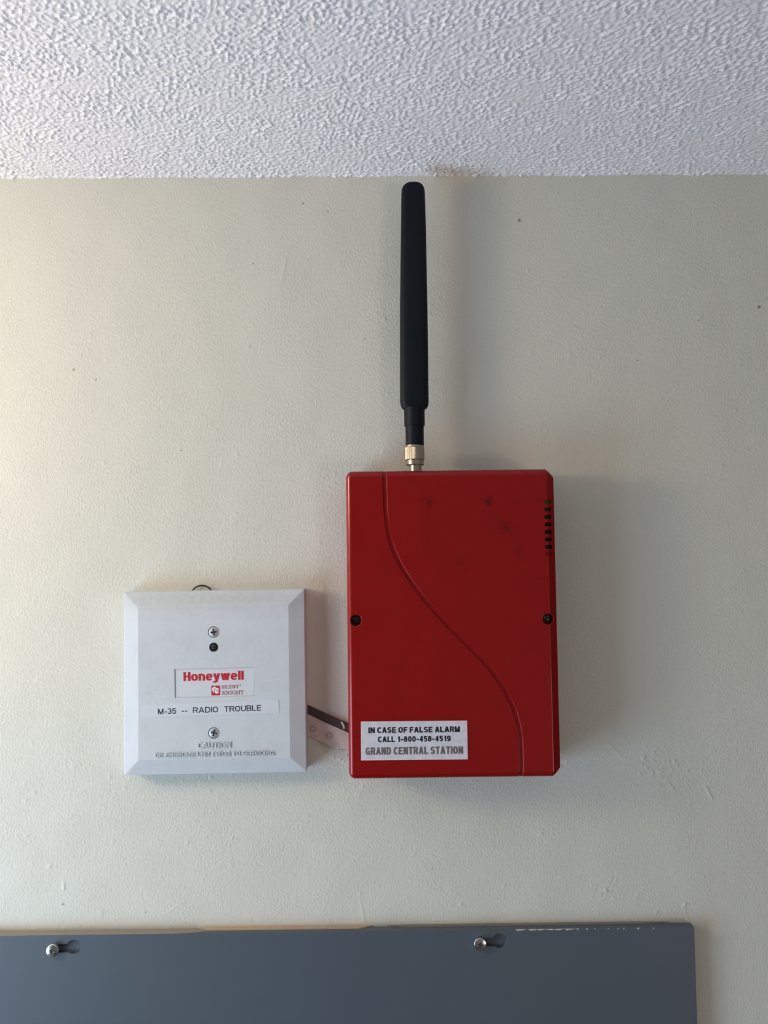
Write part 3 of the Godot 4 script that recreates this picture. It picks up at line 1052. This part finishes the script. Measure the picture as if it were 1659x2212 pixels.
# ------------------------------------------------------------------ white cover plate
func white_plate() -> void:
	var t := thing("cover_plate", "white square wall plate with sloped edges, two screws and red lettering", "wall plate", Vector3(-116.5, -55.6, 0), 0.33)
	var white := paint(Color.WHITE, 0.6, 0.0, 0.35)
	white.albedo_color = rgb8(202, 209, 215)
	_stain(white, [[-30, 57, 40, 6.5, 0.9], [25, 57, 40, 6, 0.9], [52, 51, 4, 4, 0.4], [-25, 20, 14, 12, 0.10], [20, 25, 18, 14, 0.10], [-40, -5, 10, 18, 0.10], [30, -40, 16, 10, 0.12], [-20, -40, 22, 8, 0.10], [10, 12, 24, 8, 0.08], [-10, -54, 50, 4, 0.10], [40, 0, 8, 22, 0.08]], Color(0.92, 0.91, 0.89), 8)
	# closed shell: side, small edge round, shallow bevel, flat face
	var rings := []
	for s in [[61.6, 0.0], [61.6, 12.0], [61.2, 12.6], [51.2, 15.37], [50.9, 15.45]]:
		var ring := []
		for p in rect_poly(s[0] * 2 + 0.2, s[0] * 2, 0.9 if s[1] < 12.7 else 0.4, 2):
			ring.append(Vector3(p.x, p.y, s[1]))
		rings.append(ring)
	var mb := MB.new()
	var cnt: int = rings[0].size()
	for r in rings.size() - 1:
		for k in cnt:
			mb.fquad(rings[r][k], rings[r][(k + 1) % cnt], rings[r + 1][(k + 1) % cnt], rings[r + 1][k])
	for k in cnt:
		mb.ftri(rings[-1][k], rings[-1][(k + 1) % cnt], Vector3(0, 0, 15.45))
		mb.ftri(rings[0][(k + 1) % cnt], rings[0][k], Vector3.ZERO)
	var body := CSGMesh3D.new()
	body.name = "plate"
	body.mesh = mb.mesh()
	body.material = white
	t.add_child(body)
	for s in [[0.2, 33.8, 3.85, 2.2], [-0.1, -33.7, 3.85, 2.2], [0.2, 23.6, 3.1, 4.0]]:
		var c := CSGCylinder3D.new()
		c.name = "hole"
		c.operation = CSGShape3D.OPERATION_SUBTRACTION
		c.radius = s[2] * MM
		c.height = s[3] * 2 * MM
		c.sides = 48
		c.material = white
		c.position = Vector3(s[0], s[1], 15.45) * MM
		c.rotation_degrees.x = 90
		body.add_child(c, true)
	var pk := CSGBox3D.new()
	pk.name = "pocket"
	pk.operation = CSGShape3D.OPERATION_SUBTRACTION
	pk.size = Vector3(53.6, 19.2, 1.1) * MM
	pk.position = Vector3(0.4, -0.1, 15.45) * MM
	pk.rotation_degrees.z = 0.35
	pk.material = white
	body.add_child(pk)
	var zinc := paint(rgb8(212, 214, 218), 0.42, 1.0)
	for k in 2:
		var s := screw(t, Vector3([0.2, -0.1][k], [33.8, -33.7][k], 14.25), zinc, 3.5, 0.9, 0.45, "cross", 2.15, 1.5, paint(rgb8(44, 48, 56), 0.5))
		s.rotation_degrees.z = [8.0, -14.0][k]
	var lens := paint(rgb8(44, 48, 48), 0.25)
	part("led_light", lathe([Vector2(3.05, 0.0), Vector2(3.0, 2.6), Vector2(2.5, 3.0), Vector2(2.05, 2.5), Vector2(1.95, 2.5), Vector2(1.8, 3.0), Vector2(1.3, 3.35), Vector2(0.7, 3.5), Vector2(0.0, 3.52)], 40).mesh(), lens, t, Vector3(0.2, 23.6, 11.9), "unlit dark lamp")
	# printed label in its pocket
	var lab := part("brand_label", prism(rect_poly(53.2, 18.8, 0.3, 2), 0, 0.12).mesh(), paint(rgb8(206, 213, 218), 0.35), t, Vector3(0.4, -0.1, 14.88), "white printed label")
	lab.rotation_degrees.z = 0.35
	part("pocket_edge", prism(PackedVector2Array([Vector2(26.5, -9.6), Vector2(27.25, -9.6), Vector2(27.25, 9.6), Vector2(26.5, 9.6)]), 14.8, 15.4, 0.55).mesh(), white, t, Vector3(0.1, 0, 0))
	var inkr := paint(rgb8(186, 30, 44), 0.5)
	var inkd := paint(rgb8(150, 34, 56), 0.5)
	part("lettering", strokes_in("Honeywell", -20.9, 1.4, 19.9, 6.05, 1.75, 1.1, 0.35, 1.0, 0.12, 0.04), inkr, lab)
	part("lettering", serif_in("SILENT", 4.95, -4.35, 16.35, -1.95, 0.12, 0.04, 0.06), inkd, lab)
	part("lettering", serif_in("KNIGHT", 5.05, -8.35, 19.65, -5.75, 0.12, 0.04, 0.06), inkd, lab)
	part("lettering", serif_in("®", 16.9, -2.6, 18.0, -1.7, 0.12, 0.04, 0.02), inkd, lab)
	var em := part("emblem", prism(rect_poly(6.0, 6.5, 0.4, 3), 0, 0.05).mesh(), inkr, lab, Vector3(0.8, -5.35, 0.12))
	_helmet(em)
	# label tape, stuck on a little askew
	var tape := part("label_tape", prism(PackedVector2Array([Vector2(-48.9, -22.6), Vector2(44.2, -21.0), Vector2(43.6, -12.3), Vector2(-49.0, -13.8)]), 15.45, 15.62).mesh(), paint(rgb8(208, 214, 223), 0.3), t)
	var ink := paint(rgb8(16, 18, 26), 0.5)
	for w in [["M-35", -37.6, -25.3], ["--", -21.5, -17.9], ["RADIO", -14.1, 2.9], ["TROUBLE", 7.0, 32.0]]:
		var dash: bool = w[0] == "--"
		var yb: float = -20.6 + (w[1] + 37.6) * 0.0185
		var o := part("lettering", strokes_in(w[0], 0, 0, w[2] - w[1], 3.75, 0.6, 0.55, 0.5 if not dash else 0.7, 1.0, 15.62, 0.04), ink, tape, Vector3(w[1], yb, 0))
		o.rotation_degrees.z = 1.05
	# moulded warning
	part("raised_lettering", strokes_in("CAUTION", -11.0, -43.6, 11.1, 3.8, 0.62, 0.55, 0.5, 1.0, 15.3, 0.8), white, t)
	part("raised_lettering", strokes_in("DE-ENERGIZE UNIT PRIOR TO SERVICING", -39.6, -49.1, 40.2, 3.1, 0.52, 0.46, 0.42, 1.5, 15.3, 0.8), white, t)

func _helmet(em: Node3D) -> void:
	# white helmet with crest, visor and cheek guard, as printed
	var w := paint(rgb8(226, 230, 233), 0.5)
	var r := paint(rgb8(186, 30, 44), 0.5)
	var crest := PackedVector2Array()
	for k in 13:
		var a := deg_to_rad(lerpf(60, 235, k / 12.0))
		crest.append(Vector2(-0.7, 0.75) + Vector2(cos(a) * 1.85, sin(a) * 1.75))
	crest.append_array(PackedVector2Array([Vector2(-1.35, -1.6), Vector2(-0.95, -1.0), Vector2(-1.0, -0.2), Vector2(-1.05, 0.7), Vector2(-0.5, 1.5)]))
	part("print", prism(crest, 0.05, 0.08).mesh(), w, em)
	var helm := PackedVector2Array()
	for k in 9:
		var a := deg_to_rad(lerpf(10, 165, k / 8.0))
		helm.append(Vector2(0.75, 0.35) + Vector2(cos(a) * 1.5, sin(a) * 1.4))
	helm.append_array(PackedVector2Array([Vector2(-0.75, -0.2), Vector2(-0.55, -1.4), Vector2(-0.1, -2.0), Vector2(1.6, -2.2), Vector2(1.75, -1.7), Vector2(2.2, -1.1), Vector2(1.5, -0.3), Vector2(2.4, 0.2)]))
	part("print", prism(helm, 0.05, 0.08).mesh(), w, em)
	for s in [[Vector2(0.0, 0.55), Vector2(2.3, 0.45), 0.11], [Vector2(0.1, 0.5), Vector2(1.7, -1.5), 0.12], [Vector2(-0.6, 1.3), Vector2(-0.95, -0.9), 0.12]]:
		var d: Vector2 = (s[1] - s[0]).normalized().orthogonal() * s[2]
		part("print", prism(PackedVector2Array([s[0] - d, s[1] - d, s[1] + d, s[0] + d]), 0.08, 0.1).mesh(), r, em)

# ------------------------------------------------------------------ ring behind the plate
func wire_ring() -> void:
	var t := thing("wire_ring", "thin dark wire ring peeping over the top edge of the white wall plate", "ring", Vector3(-127.6, 1.2, 2.2))
	part("wire", ring_tube(8.0, 0.55, -0.5, PI + 0.5, 48).mesh(), paint(rgb8(60, 54, 48), 0.4, 0.6), t)

# ------------------------------------------------------------------ bracket between the boxes
func bracket() -> void:
	var t := thing("mounting_bracket", "painted metal bracket with dark upper band slanting between white plate and red box", "bracket", Vector3(-42, -90, 0))
	var off := Vector2(42, 90)
	var pl := PackedVector2Array()
	for p in [[-68, -73.2], [-55.2, -79.4], [-30.5, -91.2], [-26, -93.5], [-24.2, -96], [-24.0, -106], [-28, -104.6], [-34.2, -104.2], [-45, -99.6], [-55.4, -95.0], [-68, -89.5]]:
		pl.append(Vector2(p[0], p[1]) + off)
	var plm := paint(rgb8(196, 180, 172), 0.6)
	mottle(plm, rgb8(184, 173, 166), rgb8(198, 187, 180), 0.015, 12.0, 4)
	var pt := part("plate", prism(pl, -1.0, 2.2, 0.25).mesh(), plm, t)
	var grey := paint(rgb8(138, 124, 120), 0.6)
	for c in [[-51.1, -90.1], [-39.5, -95.0]]:
		for r in [2.2, 1.35]:
			part("stamped_ring", ring_tube(r, 0.16, 0, TAU, 32).mesh(), grey, pt, Vector3(c[0] + off.x, c[1] + off.y, 2.2))
	var rl := PackedVector2Array()
	for p in [[-68, -68.0], [-55.2, -74.0], [-31.5, -85.2], [-26.6, -87.2], [-25.4, -89.2], [-26.2, -91.4], [-29.4, -92.0], [-40, -87.2], [-55.2, -79.8], [-68, -73.8]]:
		rl.append(Vector2(p[0], p[1]) + off)
	part("dark_band", prism(rl, -1.0, 2.7, 0.3).mesh(), paint(rgb8(66, 52, 52), 0.5), t, Vector3.ZERO, "dark brown band")  # dark brown band along the bracket's upper edge
	part("paint_drip", prism(PackedVector2Array([Vector2(10.4, 4.9), Vector2(11.6, 4.2), Vector2(12.9, 2.1), Vector2(13.2, 0.1), Vector2(12.4, -0.9), Vector2(11.9, 0.4), Vector2(11.6, 1.8), Vector2(10.6, 3.2)]), 2.6, 3.1, 0.15).mesh(), paint(rgb8(190, 180, 168), 0.6), t)

# ------------------------------------------------------------------ grey panel
func panel() -> void:
	var t := thing("electrical_panel", "wide grey metal panel cover with two keyhole screws along the bottom of the wall", "panel", Vector3(0, -224.2, 0))
	var grey := paint(rgb8(78, 88, 97), 0.45, 0.0, 0.5)
	var body := CSGBox3D.new()
	body.name = "cover"
	body.size = Vector3(705.6, 640, 6.4) * MM
	body.position = Vector3(205.6 - 352.8, -320, 4.8) * MM
	body.material = grey
	t.add_child(body)
	var chrome := paint(rgb8(206, 210, 216), 0.2, 1.0)
	for k in 2:
		var s := Vector2([-226.6, 60.6][k], [-9.6, -9.0][k])
		var hole := Vector2([-212.6, 74.3][k], [-7.9, -7.4][k])
		for q in 2:
			var c := CSGCylinder3D.new()
			c.name = "keyhole"
			c.operation = CSGShape3D.OPERATION_SUBTRACTION
			c.radius = [4.8, 2.8][q] * MM
			c.height = 5.0 * MM
			c.sides = 40
			c.material = grey
			var at: Vector2 = [hole, s][q]
			c.position = Vector3(at.x, at.y, 8.0) * MM - body.position
			c.rotation_degrees.x = 90
			body.add_child(c, true)
		var b := CSGBox3D.new()
		b.name = "keyhole"
		b.operation = CSGShape3D.OPERATION_SUBTRACTION
		b.size = Vector3(hole.x - s.x, 5.6, 5.0) * MM
		b.material = grey
		b.position = Vector3((hole.x + s.x) / 2, (hole.y + s.y) / 2, 8.0) * MM - body.position
		body.add_child(b, true)
		screw(t, Vector3(s.x + [0.6, 0.3][k], s.y + [0.6, 0.6][k], 8.0), chrome, 4.1, 2.9, 0.6, "square", 1.35, 1.6, paint(rgb8(52, 56, 62), 0.5)).rotation_degrees.z = [28.0, 35.0][k]
	# wall paint carried over the top edge, thin and ragged
	var film := paint(rgb8(176, 158, 134), 0.6)
	var rng := RandomNumberGenerator.new()
	rng.seed = 9
	part("paint_film", _film(-480, -104, 1.7, 8.0, 0.25, rng).mesh(), paint(rgb8(132, 125, 115), 0.6), t, Vector3.ZERO, "beige paint over the top edge")
	part("paint_film", _film(-136, -8, -0.4, 4.6, 0.7, rng).mesh(), film, t, Vector3.ZERO, "lighter beige paint smear")
	part("paint_film", _film(-8, 196, -0.4, 2.6, 0.5, rng).mesh(), paint(rgb8(128, 122, 112), 0.6), t)
	for k in 16:
		var x := 86.0 + k * 6.6 + rng.randf_range(-2, 2)
		var w := rng.randf_range(0.8, 2.2) if k > 5 else 7.6
		var p := PackedVector2Array([Vector2(x, 0.05), Vector2(x + w * 0.2, -rng.randf_range(0.5, 1.2)), Vector2(x + w * 0.6, -rng.randf_range(0.4, 0.9)), Vector2(x + w, 0.05)])
		if k < 12 or k % 2 == 0:
			part("paint_chip", prism(p, 7.9, 8.12).mesh(), paint(rgb8(190, 186, 178), 0.6), t)

func _film(x0: float, x1: float, z0: float, z1: float, thick: float, rng: RandomNumberGenerator) -> MB:
	# a ragged film lying on the panel's top edge
	var mb := MB.new()
	var n := int((x1 - x0) / 2.0)
	var prev := []
	for k in n + 1:
		var f := float(k) / n
		var x := lerpf(x0, x1, f)
		var taper := smoothstep(0.0, 0.12, f) * smoothstep(1.0, 0.9, f)
		var b := z0 + rng.randf_range(0.0, 0.25)
		var c := lerpf(b, z1 - rng.randf_range(0.0, 0.2), taper)
		var now := [Vector3(x, 0, c), Vector3(x, thick * (0.1 + 0.9 * taper), c - 0.15 * taper), Vector3(x, thick * (0.1 + 0.9 * taper), b), Vector3(x, 0, b)]
		if k > 0:
			mb.fquad(prev[0], now[0], now[1], prev[1])
			mb.fquad(prev[1], now[1], now[2], prev[2])
			mb.fquad(prev[2], now[2], now[3], prev[3])
		prev = now
	return mb
